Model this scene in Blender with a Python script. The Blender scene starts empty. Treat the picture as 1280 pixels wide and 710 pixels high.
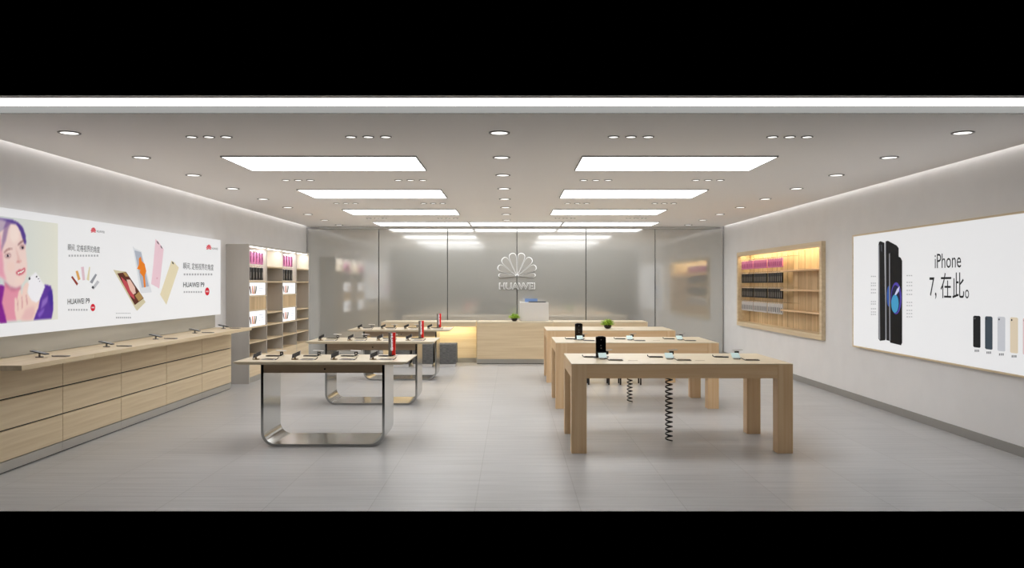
import bpy, bmesh, math, random
import numpy as np
from mathutils import Vector, Matrix
random.seed(7)
S = bpy.context.scene
COL = S.collection

# ------------------------------------------------------------------ camera, world, exposure
EYE = 1.65
cam_data = bpy.data.cameras.new('camera')
cam_data.sensor_width = 36.0
cam_data.lens = 36.0 * 1000.0 / 1280.0
cam_data.clip_end = 100
cam = bpy.data.objects.new('camera', cam_data)
cam.location = (0, 0, EYE)
cam.rotation_euler = (math.radians(90), 0, 0)
COL.objects.link(cam)
S.camera = cam

world = bpy.data.worlds.new('black_world')
world.use_nodes = True
world.node_tree.nodes['Background'].inputs['Color'].default_value = (0, 0, 0, 1)  # plain black, as nothing is built beyond the shop front
S.world = world

S.view_settings.view_transform = 'Standard'
S.view_settings.look = 'None'
S.view_settings.gamma = 1
S.view_settings.use_curve_mapping = False
S.view_settings.exposure = 0.0

PANEL_E = 5.0        # ceiling light panels
STRIP_E = 4.0        # strip over the shop front
SPOT_W = 7.2         # each downlight
COVE_W = 7.5        # concealed strip along each side wall
XL, XR, YB, HC = -4.72, 4.87, 18.40, 2.964     # walls, back wall, ceiling height


def area_light(name, loc, sx, sy, watts, color=(1, 1, 1), rot=(0, 0, 0), spread=180):
    l = bpy.data.lights.new(name, 'AREA')
    l.shape = 'RECTANGLE'
    l.size, l.size_y = sx, sy
    l.energy = watts
    l.color = color
    l.spread = math.radians(spread)
    o = bpy.data.objects.new(name, l)
    o.location = loc
    o.rotation_euler = rot
    COL.objects.link(o)
    return o


# LED strips hidden in the slots between ceiling and side walls
area_light('cove_light', (XL + .035, 12.3, 3.055), .05, 12.0, COVE_W, (1, .99, .98))
area_light('cove_light', (XR - .035, 12.3, 3.055), .05, 12.0, COVE_W, (1, .99, .98))


# ------------------------------------------------------------------ materials
def srgb(r, g, b):
    def f(c):
        c /= 255
        return c / 12.92 if c <= .04045 else ((c + .055) / 1.055) ** 2.4
    return (f(r), f(g), f(b), 1)


def mat(name, col, rough=.5, metal=0, spec=.5, emit=0, emit_col=None):
    m = bpy.data.materials.new(name)
    m.use_nodes = True
    b = m.node_tree.nodes['Principled BSDF']
    b.inputs['Base Color'].default_value = col
    b.inputs['Roughness'].default_value = rough
    b.inputs['Metallic'].default_value = metal
    b.inputs['Specular IOR Level'].default_value = spec
    if emit:
        b.inputs['Emission Color'].default_value = emit_col or col
        b.inputs['Emission Strength'].default_value = emit
    return m


def node(m, t, **kw):
    n = m.node_tree.nodes.new(t)
    for k, v in kw.items():
        setattr(n, k, v)
    return n


def add_noise(m, c1, c2, scale, detail=3, bump=0, rough=None, coord='Object', p=(.35, .65)):
    """two-tone noise over the base colour; scale is an (x, y, z) stretch"""
    nt = m.node_tree
    b = nt.nodes['Principled BSDF']
    tc = node(m, 'ShaderNodeTexCoord')
    mp = node(m, 'ShaderNodeMapping')
    mp.inputs['Scale'].default_value = scale
    nt.links.new(tc.outputs[coord], mp.inputs['Vector'])
    nz = node(m, 'ShaderNodeTexNoise')
    nz.inputs['Scale'].default_value = 1
    nz.inputs['Detail'].default_value = detail
    nt.links.new(mp.outputs['Vector'], nz.inputs['Vector'])
    cr = node(m, 'ShaderNodeValToRGB')
    cr.color_ramp.elements[0].position = p[0]
    cr.color_ramp.elements[0].color = c1
    cr.color_ramp.elements[1].position = p[1]
    cr.color_ramp.elements[1].color = c2
    nt.links.new(nz.outputs['Fac'], cr.inputs['Fac'])
    nt.links.new(cr.outputs['Color'], b.inputs['Base Color'])
    if bump:
        bp = node(m, 'ShaderNodeBump')
        bp.inputs['Strength'].default_value = bump
        bp.inputs['Distance'].default_value = .002
        nt.links.new(nz.outputs['Fac'], bp.inputs['Height'])
        nt.links.new(bp.outputs['Normal'], b.inputs['Normal'])
    return m


GRAIN = {'x': (.8, 24, 24), 'y': (24, .8, 24), 'z': (24, 24, .8)}


def wood(name, a, b, axis, rough=.42):
    m = mat(name, a, rough, spec=.35)
    return add_noise(m, a, b, GRAIN[axis], 4, .05)


W1, W2 = srgb(218, 196, 160), srgb(231, 212, 179)      # pale ash veneer
M = {}
for ax in 'xyz':
    M['wood_' + ax] = wood('ash_veneer_' + ax, W1, W2, ax)
    M['table_' + ax] = wood('table_oak_' + ax, srgb(228, 190, 144), srgb(238, 206, 164), ax)
M['top'] = wood('pale_table_top', srgb(216, 200, 170), srgb(224, 210, 184), 'x', .35)
M['plank'] = wood('slatwall_veneer', srgb(196, 166, 124), srgb(222, 194, 152), 'z', .5)
M['plank'].node_tree.nodes['Mapping'].inputs['Scale'].default_value = (8, 8, .8)
M['brown'] = wood('taupe_veneer', srgb(172, 150, 126), srgb(184, 162, 136), 'x', .4)
M['wall'] = add_noise(mat('wall_paint', (.5, .5, .5, 1), .75, spec=.2), srgb(232, 230, 229), srgb(235, 233, 232), (3, 3, 3))
M['ceiling'] = mat('ceiling_paint', srgb(252, 248, 245), .85, spec=.1)
M['riser'] = mat('ceiling_edge_paint', srgb(225, 225, 222), .7, spec=.1)
M['front_trim'] = mat('grey_front_trim', srgb(120, 120, 118), .6, spec=.1)
M['skirting'] = mat('grey_skirting', srgb(146, 143, 139), .4)
M['laminate'] = add_noise(mat('grey_laminate', (.3, .3, .3, 1), .45), srgb(190, 184, 176), srgb(198, 192, 184), (4, 4, 1))
M['plinth'] = mat('brushed_plinth_metal', srgb(190, 188, 182), .32, .75)
M['dark'] = mat('shadow_gap_black', srgb(28, 26, 24), .6)
M['back_steel'] = add_noise(mat('brushed_back_panel', (.5, .5, .5, 1), .4, .2), srgb(172, 169, 160), srgb(190, 187, 178), (1, .6, 6))
M['steel'] = mat('polished_steel', srgb(186, 186, 184), .16, 1)
M['chrome'] = mat('chrome', srgb(225, 225, 225), .12, 1)
M['black'] = mat('black_plastic', srgb(12, 12, 13), .3)
M['screen'] = mat('phone_screen_black', srgb(10, 10, 14), .08)
M['white'] = mat('white_lacquer', srgb(226, 224, 222), .35)
M['phone_white'] = mat('phone_body_white', srgb(226, 222, 226), .3)
M['phone_grey'] = mat('phone_body_silver', srgb(150, 148, 146), .3, .6)
M['cyan'] = mat('pale_cyan_card', srgb(205, 228, 226), .4)
M['gold'] = mat('bronze_metal', srgb(150, 128, 90), .35, .7)
M['felt'] = add_noise(mat('charcoal_fabric', (.1, .1, .1, 1), .9, spec=.1), srgb(92, 92, 92), srgb(122, 122, 120), (14, 14, 120), 2, .3)
M['red'] = mat('red_acrylic', srgb(244, 30, 28), .3)
M['signgrey'] = mat('grey_acrylic', srgb(128, 122, 116), .35)
M['green'] = add_noise(mat('leaf_green', (.1, .3, .05, 1), .5), srgb(112, 150, 40), srgb(196, 226, 96), (30, 30, 30), 2)
M['pot'] = mat('dark_glazed_pot', srgb(30, 20, 22), .2)
M['blue'] = mat('blue_screen', srgb(110, 140, 190), .4)
M['groove'] = mat('plank_groove', srgb(120, 96, 66), .7)
M['pink'] = mat('pink_package', srgb(226, 140, 190), .45)
M['pink_dark'] = mat('magenta_case', srgb(186, 60, 140), .45)
M['pack_white'] = mat('white_package', srgb(214, 210, 208), .45)
M['case_grey'] = mat('grey_case', srgb(96, 98, 104), .4)
M['pack_black'] = mat('black_package', srgb(26, 26, 26), .4)
M['lamp_rim'] = mat('downlight_rim', srgb(140, 138, 134), .5)

M['panel'] = mat('light_panel_diffuser', (0.8, .8, .8, 1), .6, emit=PANEL_E, emit_col=(.975, .99, 1, 1))
M['strip'] = mat('front_strip_diffuser', (0.8, .8, .8, 1), .6, emit=STRIP_E, emit_col=(1, 1, 1, 1))
M['lamp'] = mat('downlight_lens', (0.8, .8, .8, 1), .6, emit=1.6, emit_col=(1, .97, .93, 1))
M['led_white'] = mat('led_strip_white', (0.8, .8, .8, 1), .6, emit=2.2, emit_col=(1, .98, .95, 1))
M['led_warm'] = mat('led_strip_warm', (0.8, .8, .8, 1), .6, emit=9, emit_col=(1, .90, .60, 1))
M['halo'] = mat('backlit_acrylic', (0.6, .6, .6, 1), .5, emit=.42, emit_col=(1, 1, .99, 1))
M['logo_plate'] = mat('logo_plate_grey', srgb(150, 147, 141), .4, .1)

_pr = {}


def lit(r, g, b, k=.69):
    """glowing print of one colour: backlit posters, and the table sign letters"""
    key = (r, g, b, k)
    if key not in _pr:
        c = srgb(r, g, b)
        m = mat('backlit_print', (c[0] * .3, c[1] * .3, c[2] * .3, 1), .6, spec=.15, emit=k, emit_col=c)
        _pr[key] = m
    return _pr[key]


# floor: large porcelain tiles with a combed streak along x
fm = mat('porcelain_floor_tiles', (.4, .4, .4, 1), .33, spec=.35)
nt = fm.node_tree
tc = node(fm, 'ShaderNodeTexCoord')
mp = node(fm, 'ShaderNodeMapping')
mp.inputs['Location'].default_value = (.273, -.0, 0)
nt.links.new(tc.outputs['Object'], mp.inputs['Vector'])
bk = node(fm, 'ShaderNodeTexBrick')
bk.offset = 0
bk.squash = 1
bk.inputs['Scale'].default_value = 1
bk.inputs['Brick Width'].default_value = .775
bk.inputs['Row Height'].default_value = .775
bk.inputs['Mortar Size'].default_value = .0035
bk.inputs['Mortar Smooth'].default_value = .1
bk.inputs['Bias'].default_value = 0
bk.inputs['Color1'].default_value = srgb(187, 186, 186)
bk.inputs['Color2'].default_value = srgb(192, 191, 191)
bk.inputs['Mortar'].default_value = srgb(172, 171, 170)
nt.links.new(mp.outputs['Vector'], bk.inputs['Vector'])
mp2 = node(fm, 'ShaderNodeMapping')
mp2.inputs['Scale'].default_value = (1.1, 26, 1)
nt.links.new(tc.outputs['Object'], mp2.inputs['Vector'])
nz = node(fm, 'ShaderNodeTexNoise')
nz.inputs['Scale'].default_value = 1
nz.inputs['Detail'].default_value = 5
nt.links.new(mp2.outputs['Vector'], nz.inputs['Vector'])
cr = node(fm, 'ShaderNodeValToRGB')
cr.color_ramp.elements[0].position = .3
cr.color_ramp.elements[0].color = (.84, .84, .84, 1)
cr.color_ramp.elements[1].position = .7
cr.color_ramp.elements[1].color = (1.06, 1.06, 1.06, 1)
nt.links.new(nz.outputs['Fac'], cr.inputs['Fac'])
mx = node(fm, 'ShaderNodeMix', data_type='RGBA', blend_type='MULTIPLY')
mx.inputs[0].default_value = 1
nt.links.new(bk.outputs['Color'], mx.inputs[6])
nt.links.new(cr.outputs['Color'], mx.inputs[7])
nt.links.new(mx.outputs[2], nt.nodes['Principled BSDF'].inputs['Base Color'])
M['floor'] = fm

# back wall glass: grey back-painted glass, softly mirroring the room
gm = mat('back_painted_glass', srgb(182, 180, 174), .12, spec=.5)
nt = gm.node_tree
gl = node(gm, 'ShaderNodeBsdfGlossy')
gl.inputs['Color'].default_value = (.86, .86, .84, 1)
gl.inputs['Roughness'].default_value = .075
mxs = node(gm, 'ShaderNodeMixShader')
mxs.inputs[0].default_value = .38
nt.links.new(nt.nodes['Principled BSDF'].outputs[0], mxs.inputs[1])
nt.links.new(gl.outputs[0], mxs.inputs[2])
nt.links.new(mxs.outputs[0], nt.nodes['Material Output'].inputs['Surface'])
M['glass'] = gm


# ------------------------------------------------------------------ mesh helpers
def new():
    return bmesh.new()


def box(bm, x0, x1, y0, y1, z0, z1, bev=0):
    r = bmesh.ops.create_cube(bm, size=1)
    vs = r['verts']
    for v in vs:
        v.co = Vector(((x0 + x1) / 2 + v.co.x * (x1 - x0), (y0 + y1) / 2 + v.co.y * (y1 - y0), (z0 + z1) / 2 + v.co.z * (z1 - z0)))
    if bev:
        es = {e for v in vs for e in v.link_edges}
        bmesh.ops.bevel(bm, geom=list(es), offset=bev, segments=2, affect='EDGES', profile=.5)
    return bm


def cyl(bm, c, r, h, axis='z', seg=24, r2=None):
    R = Matrix.Identity(4)
    if axis == 'x':
        R = Matrix.Rotation(math.pi / 2, 4, 'Y')
    if axis == 'y':
        R = Matrix.Rotation(math.pi / 2, 4, 'X')
    bmesh.ops.create_cone(bm, cap_ends=True, segments=seg, radius1=r, radius2=r if r2 is None else r2, depth=h,
                          matrix=Matrix.Translation(c) @ R)
    return bm


def prism(bm, pts, f, d0, d1):
    """closed outline pts (u, v) extruded between depths d0 and d1; f(u, v, d) gives the place"""
    a = [bm.verts.new(f(u, v, d0)) for u, v in pts]
    b = [bm.verts.new(f(u, v, d1)) for u, v in pts]
    n = len(pts)
    bm.faces.new(a)
    bm.faces.new(b[::-1])
    for i in range(n):
        bm.faces.new((a[i], b[i], b[(i + 1) % n], a[(i + 1) % n]))
    return bm


def tube(bm, pts, r, seg=6):
    """round bar along a list of points"""
    pts = [Vector(p) for p in pts]
    rings = []
    up = Vector((0, 0, 1))
    for i, p in enumerate(pts):
        t = (pts[min(i + 1, len(pts) - 1)] - pts[max(i - 1, 0)]).normalized()
        a = t.cross(up if abs(t.dot(up)) < .95 else Vector((1, 0, 0))).normalized()
        b = t.cross(a)
        rings.append([bm.verts.new(p + a * math.cos(2 * math.pi * k / seg) * r + b * math.sin(2 * math.pi * k / seg) * r) for k in range(seg)])
    for q, w in zip(rings, rings[1:]):
        for k in range(seg):
            bm.faces.new((q[k], q[(k + 1) % seg], w[(k + 1) % seg], w[k]))
    bm.faces.new(rings[0][::-1])
    bm.faces.new(rings[-1])
    return bm


def ring(bm, c, ro, ri, z0, z1, seg=32):
    vs = []
    for r, z in ((ri, z1), (ri, z0), (ro, z0), (ro, z1)):
        vs.append([bm.verts.new((c[0] + r * math.cos(2 * math.pi * k / seg), c[1] + r * math.sin(2 * math.pi * k / seg), z)) for k in range(seg)])
    for j in range(4):
        a, b = vs[j], vs[(j + 1) % 4]
        for k in range(seg):
            bm.faces.new((a[k], a[(k + 1) % seg], b[(k + 1) % seg], b[k]))
    return bm


def xf(bm, m):
    bmesh.ops.transform(bm, matrix=m, verts=bm.verts)
    return bm


def obj(name, bm, m, parent=None, loc=None, label=None):
    bmesh.ops.recalc_face_normals(bm, faces=bm.faces)
    me = bpy.data.meshes.new(name)
    bm.to_mesh(me)
    bm.free()
    me.materials.append(m)
    o = bpy.data.objects.new(name, me)
    COL.objects.link(o)
    if parent:
        o.parent = parent
    if loc:
        o.location = loc
    if label:
        o['label'] = label
    return o


def tag(o, label, cat, group=None):
    o['label'] = label
    o['category'] = cat
    if group:
        o['group'] = group
    return o


def thing(name, label, cat, loc=(0, 0, 0), rz=0, group=None):
    o = bpy.data.objects.new(name, None)
    o.empty_display_size = .05
    COL.objects.link(o)
    o.location = loc
    o.rotation_euler = (0, 0, rz)
    return tag(o, label, cat, group)


def struct(name, bm, m, parent=None):
    o = obj(name, bm, m, parent)
    if not parent:
        o['kind'] = 'structure'
    return o


def dup(root, loc, label=None, rz=None):
    r = root.copy()
    COL.objects.link(r)
    r.location = loc
    if rz is not None:
        r.rotation_euler = (0, 0, rz)
    if label:
        r['label'] = label
    for ch in list(root.children):
        c = ch.copy()
        COL.objects.link(c)
        c.parent = r
        for g in list(ch.children):
            d = g.copy()
            COL.objects.link(d)
            d.parent = c
    return r


def rrect(w, h, r, n=4, cx=0, cy=0):
    """rounded rectangle outline"""
    out = []
    for sx, sy, a0 in ((1, 1, 0), (-1, 1, 90), (-1, -1, 180), (1, -1, 270)):
        for k in range(n + 1):
            a = math.radians(a0 + 90 * k / n)
            out.append((cx + sx * (w / 2 - r) + r * math.cos(a), cy + sy * (h / 2 - r) + r * math.sin(a)))
    return out


def text_mesh(body, bold=0.0):
    """a font curve turned to mesh vertices and faces, normalised to its own bounding box"""
    c = bpy.data.curves.new('lettering', 'FONT')
    c.body = body
    c.size = 1
    c.offset = bold
    c.resolution_u = 3
    o = bpy.data.objects.new('lettering', c)
    COL.objects.link(o)
    bpy.context.view_layer.update()
    ev = o.evaluated_get(bpy.context.evaluated_depsgraph_get())
    me = ev.to_mesh()
    vs = [(v.co.x, v.co.y) for v in me.vertices]
    fs = [tuple(p.vertices) for p in me.polygons]
    ev.to_mesh_clear()
    bpy.data.objects.remove(o)
    bpy.data.curves.remove(c)
    return vs, fs


def text_bm(body, f, u0, u1, v0, v1, d, bold=0.0, thick=0.0):
    """lettering filling u0..u1 x v0..v1 on the surface f, at depth d"""
    vs, fs = text_mesh(body, bold)
    xs = [v[0] for v in vs]
    ys = [v[1] for v in vs]
    x0, x1, y0, y1 = min(xs), max(xs), min(ys), max(ys)
    bm = new()
    bv = [bm.verts.new(f(u0 + (x - x0) / (x1 - x0) * (u1 - u0), v0 + (y - y0) / (y1 - y0) * (v1 - v0), d)) for x, y in vs]
    for q in fs:
        try:
            bm.faces.new([bv[i] for i in q])
        except ValueError:
            pass
    if thick:
        g = bmesh.ops.extrude_face_region(bm, geom=list(bm.faces))
        ev = [e for e in g['geom'] if isinstance(e, bmesh.types.BMVert)]
        w = Vector(f(0, 0, d + thick)) - Vector(f(0, 0, d))
        bmesh.ops.translate(bm, verts=ev, vec=w)
    return bm


ORD = ['nearest', 'second', 'third', 'fourth', 'fifth', 'sixth', 'seventh', 'eighth', 'farthest']

# ------------------------------------------------------------------ room shell
Y0 = 5.81
struct('floor', box(new(), XL - .2, XR + .2, Y0, YB + .2, -.1, 0), M['floor'])

# ceiling slab, stopping short of the side walls where the light slots are
bm = new()
box(bm, -4.65, 4.80, 6.17, YB, HC, HC + .06)
struct('ceiling', bm, M['ceiling'])
bm = new()
box(bm, XL - .2, XR + .2, 6.2, YB + .2, 3.08, 3.14)
box(bm, XL - .2, XR + .2, 5.73, 6.2, 3.035, 3.14)
struct('ceiling_upper', bm, M['riser'])
bm = new()
box(bm, -4.65, 4.80, 6.155, 6.169, HC, HC + .055)
struct('trim_1', bm, M['front_trim'])
st = thing('strip_light', 'long bright white light strip over the shop front', 'light', (0, 5.985, 3.0))
obj('diffuser', box(new(), -4.6, 4.75, -.165, .165, .02, .034), M['strip'], st)
bm = new()
box(bm, -4.6, 4.75, -.255, -.168, .0, .034)
obj('housing', bm, M['riser'], st)

struct('wall_left', box(new(), XL - .15, XL, Y0, YB, 0, 3.078), M['wall'])
# right wall with the opening of the display niche
NY0, NY1, NZ0, NZ1 = 12.44, 17.08, .80, 2.30
bm = new()
box(bm, XR, XR + .30, Y0, NY0, 0, 3.078)
box(bm, XR, XR + .30, NY1, YB, 0, 3.078)
box(bm, XR, XR + .30, NY0, NY1, 0, NZ0)
box(bm, XR, XR + .30, NY0, NY1, NZ1, 3.078)
struct('wall_right', bm, M['wall'])
struct('wall_back', box(new(), XL - .15, XR + .3, YB + .03, YB + .2, 0, 3.078), M['wall'])
struct('baseboard_right', box(new(), XR - .015, XR - .001, Y0, YB - .03, 0.001, .097), M['skirting'])

# six tall glass panels covering the back wall
seams = [-4.70, -3.06, -1.483, .113, 1.70, 3.29, 4.85]
for i in range(6):
    names = ['leftmost', 'second from left', 'left half of logo', 'right half of logo', 'second from right', 'rightmost']
    g = obj('glass_panel', box(new(), seams[i] + .009, seams[i + 1] - .009, YB - .02, YB, .0015, HC - .052, .002), M['glass'])
    tag(g, 'tall glossy grey glass wall panel on back wall, ' + names[i], 'glass panel', 'glass panels of the back wall')
struct('trim_2', box(new(), -4.45, 4.65, YB - .024, YB, HC - .045, HC - .006), M['riser'])
bm = new()
for s in seams[1:-1]:
    box(bm, s - .008, s + .008, YB + .004, YB + .012, .01, HC - .05)
struct('trim_3', bm, M['dark'])


# ------------------------------------------------------------------ ceiling lights
def light_panel(x0, x1, y0, y1, label):
    cx, cy = (x0 + x1) / 2, (y0 + y1) / 2
    t = thing('ceiling_light_panel', label, 'ceiling light', (cx, cy, HC), group='recessed ceiling light panels')
    w, d = (x1 - x0) / 2, (y1 - y0) / 2
    obj('diffuser', box(new(), -w + .012, w - .012, -d + .012, d - .012, -.012, -.002), M['panel'], t)
    bm = new()
    for a in ((-w, w, -d, -d + .011), (-w, w, d - .011, d), (-w, -w + .011, -d + .012, d - .012), (w - .011, w, -d + .012, d - .012)):
        box(bm, *a, -.0145, -.001)
    obj('frame', bm, M['lamp_rim'], t)


PY = [(8.19, 9.19), (11.09, 12.15), (14.04, 15.07)]
for i, (a, b) in enumerate(PY):
    n = ['nearest', 'second', 'third'][i]
    light_panel(-2.99, -.98, a, b, f'bright rectangular ceiling light panel, {n} one of the left row')
    light_panel(.717, 2.73, a, b, f'bright rectangular ceiling light panel, {n} one of the right row')
for (a, b), n in zip(((-2.95, -.93), (-.90, 1.07), (1.10, 3.12)), ('left', 'middle', 'right')):
    light_panel(a, b, 16.9, 17.95, f'bright ceiling light panel by the back wall, {n} one of three')


def downlight(name, r, label, group):
    t = thing(name, label, 'downlight', (0, 0, HC), group=group)
    obj('rim', ring(new(), (0, 0), r, r * .80, -.008, -.001), M['lamp_rim'], t)
    obj('lens', cyl(new(), (0, 0, -.003), r * .79, .003), M['lamp'], t)
    return t


def spot(x, y, w):
    l = bpy.data.lights.new('downlight_beam', 'SPOT')
    l.energy = w
    l.spot_size = math.radians(95)
    l.spot_blend = .9
    l.shadow_soft_size = .06
    l.color = (1, .995, .985)
    o = bpy.data.objects.new('downlight_beam', l)
    o.location = (x, y, HC - .03)
    COL.objects.link(o)


big = None
for row, X in (('left', -3.84), ('middle', -.11), ('right', 3.91)):
    for k in range(9):
        y = 6.94 + 1.352 * k
        lb = f'large round recessed downlight, {ORD[k]} from the front in the {row} row' if 0 < k < 8 else f'large round recessed downlight, {ORD[k]} one of the {row} row'
        if big is None:
            big = downlight('downlight', .092, lb, 'large round downlights')
            big.location = (X, y, HC)
        else:
            dup(big, (X, y, HC), lb)
        spot(X, y, SPOT_W)
sm = None
for k, y in enumerate((7.13, 10.1, 13.0, 15.95)):
    for cname, X in (('far left', -2.70), ('inner left', -1.28), ('inner right', 1.06), ('far right', 2.475)):
        for j, dn in ((-1, 'left'), (0, 'middle'), (1, 'right')):
            lb = f'small round ceiling spotlight, {dn} of three in {ORD[k]} {cname} cluster'
            if sm is None:
                sm = downlight('spotlight', .052, lb, 'small round spotlights in threes')
                sm.location = (X + j * .155, y, HC)
            else:
                dup(sm, (X + j * .155, y, HC), lb)

# ------------------------------------------------------------------ left drawer counter
CX = -4.418
for k in range(5):
    ya = 6.69 + 1.18 * k
    n = ['nearest', 'second nearest', 'middle', 'second farthest', 'farthest'][k]
    t = thing('drawer_cabinet', f'pale wood three-drawer base cabinet along left wall, {n} of five', 'cabinet', (CX, ya, 0), group='drawer cabinets of the left counter')
    dpt = XL + .002 - CX
    obj('carcass', box(new(), dpt, -.022, .002, 1.178, .10, .922), M['dark'], t)
    obj('plinth', box(new(), dpt, -.004, .002, 1.178, .012, .099), M['plinth'], t)
    obj('plinth_gap', box(new(), dpt, -.02, .002, 1.178, .0, .011), M['dark'], t)
    for z0, z1 in ((.106, .366), (.38, .637), (.651, .918)):
        obj('drawer', box(new(), -.021, 0, .004, 1.176, z0, z1, .002), M['wood_y'], t)
for (a, b, n) in ((6.69, 7.862, 'near short length'), (7.865, 12.60, 'far long length')):
    tag(obj('worktop', box(new(), -4.675 + 4.1, 0, 0, b - a, 0, .043, .002), M['wood_y'], loc=(-4.1, a, .924)),
        f'pale wood overhanging worktop on left drawer cabinets, {n}', 'worktop')
tag(obj('splash_panel', box(new(), 0, .04, 0, 5.91, 0, .20), M['back_steel'], loc=(XL + .001, 6.7, .97)),
    'brushed grey metal panel between left worktop and long poster', 'panel')

# ------------------------------------------------------------------ left poster (backlit)
PXL = -4.60


def FL(y, z, d):            # left wall surface: u = distance into the room, v = height
    return (PXL + d, y, z)


def wl(px, py):             # measured picture point -> place on the left poster
    y = 4600.0 / (640.0 - px)
    return (y, EYE - (py - 355.0) * y / 1000.0)


PXR = 4.825


def FR(y, z, d):
    return (PXR - d, y, z)


def wr(px, py):
    y = PXR * 1000.0 / (px - 640.0)
    return (y, EYE - (py - 355.0) * y / 1000.0)


def prints(name, polys, F, w, m, parent, d=.002, label=None):
    bm = new()
    for pl in polys:
        prism(bm, [w(*p) for p in pl], F, d - .0008, d)
    return obj(name, bm, m, parent, label=label)


def dashes(x0, x1, y, F, w, n, h=1.6, dx=0):
    """unreadable small print: a row of short marks"""
    out = []
    st_ = (x1 - x0) / n
    for k in range(n):
        a = x0 + st_ * k + st_ * .15
        b = a + st_ * .6
        out.append([(a, y - h / 2), (b, y - h / 2), (b, y + h / 2), (a, y + h / 2)])
    return out


def ell(cx, cy, rx, ry, n=20, rot=0):
    o = []
    for k in range(n):
        a = 2 * math.pi * k / n
        x, y = rx * math.cos(a), ry * math.sin(a)
        o.append((cx + x * math.cos(rot) - y * math.sin(rot), cy + x * math.sin(rot) + y * math.cos(rot)))
    return o


def petals(cx, cy, r, sx=1.0):
    """eight fan petals of the flower mark; returned as outlines, y down"""
    out = []
    for s in (-1, 1):
        for ang, L, wd in ((12.8, 1.0, .215), (38.4, .98, .215), (63.8, .92, .205), (87.5, .80, .15)):
            a = math.radians(ang) * s
            pts = []
            for k in range(21):
                t = .10 + .90 * (math.sin(math.pi / 2 * k / 20))
                pts.append((t * L, wd * L * t ** 1.3 * math.sqrt(max(0, 1 - t ** 8))))
            line = [(l, q) for l, q in pts] + [(l, -q) for l, q in pts[-2::-1]]
            dx, dy = math.sin(a), -math.cos(a)
            out.append([(cx + (l * dx - q * dy) * r * sx, cy + (l * dy + q * dx) * r) for l, q in line])
    return out


lp = thing('light_box_poster', 'long white backlit phone poster with portrait above left counter', 'poster', (0, 0, 0))
obj('light_box', box(new(), XL + .002, PXL, 6.69, 12.63, 1.172, 2.342, .004), lit(246, 246, 247), lp)


def words(body, F, w, px0, px1, ytop, ybot, m, parent, d=.003, bold=0.0, name='lettering'):
    u0, za = w(px0, ytop)
    _, zb = w(px0, ybot)
    u1, _ = w(px1, ytop)
    return obj(name, text_bm(body, F, u0, u1, zb, za, d, bold), m, parent)


blackp, greyp, redp = lit(28, 28, 30), lit(178, 178, 180), lit(214, 24, 50)


def left_copy(title, tt, sub, brand, br, tag_px, red, logo, ltext, sub2):
    words('瞬间, 定格视界的角度', FL, wl, *title, *tt, blackp, lp)
    prints('small_print', dashes(sub[0], sub[1], sub[2], FL, wl, 11, 2.4), FL, wl, greyp, lp)
    words('HUAWEI P9', FL, wl, *brand, *br, blackp, lp, bold=.012)
    prints('small_print', dashes(tag_px[0], tag_px[1], tag_px[2], FL, wl, 8, 2.2), FL, wl, greyp, lp)
    prints('red_badge', [ell(*red)], FL, wl, redp, lp, .003)
    prints('badge_text', dashes(red[0] - red[2] * .6, red[0] + red[2] * .6, red[1], FL, wl, 3, 1.8), FL, wl, lit(240, 225, 228), lp, .004)
    prints('flower_logo', petals(logo[0], logo[1], logo[2], .62), FL, wl, redp, lp, .003)
    words('HUAWEI', FL, wl, *ltext, blackp, lp)


left_copy((84.5, 124.4), (304.6, 313.6), (85, 123.5, 319.6), (84.2, 111.8), (373.6, 380.6), (84.5, 110, 387.3),
          (115.8, 384.4, 2.9, 4.6), (116.4, 290.4, 6.2), (120.6, 130.2, 287.6, 290.4), None)
left_copy((228.8, 266.6), (328.0, 336.8), (229, 266, 343), (228.8, 255.2), (352.7, 359.2), (229, 253, 365),
          (258.8, 364.3, 2.7, 5.0), (260.8, 311.6, 6.0), (264.4, 272, 309.0, 311.6), None)
prints('small_print', dashes(144.5, 163.5, 391.6, FL, wl, 9, .9), FL, wl, greyp, lp)
prints('small_print', dashes(144.5, 164, 397, FL, wl, 8, 2.0), FL, wl, greyp, lp)


def zq(pts, ox, oy, s):
    return [(ox + x / s, oy + y / s) for x, y in pts]


def q5(*pts):
    return zq(pts, 135, 290, 5.917)


# fan of six little phones
fan = [((88.6, 346.5), (90.2, 345), (97.4, 354.5), (95.8, 357), (150, 60, 50)),
       ((94.2, 339), (97, 338.2), (100.2, 349), (97.4, 350.6), (226, 170, 96)),
       ((101, 333.8), (104.4, 333.4), (106, 350), (103, 350.4), (226, 196, 206)),
       ((111.2, 333.4), (112.3, 334), (111, 351), (108, 349.4), (226, 214, 176)),
       ((119, 342.2), (121, 343.4), (115, 354.6), (112, 352.6), (150, 152, 158)),
       ((121.4, 350.4), (124, 352.6), (117, 362), (114.6, 359.8), (196, 196, 200))]
for *q, c in fan:
    prints('printed_phone', [q], FL, wl, lit(*c), lp, .003)
prints('printed_phone', [[(115.2, 357.2), (117.4, 359), (115.8, 361.4), (114, 359.4)]], FL, wl, lit(60, 60, 66), lp, .0045)

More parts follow.
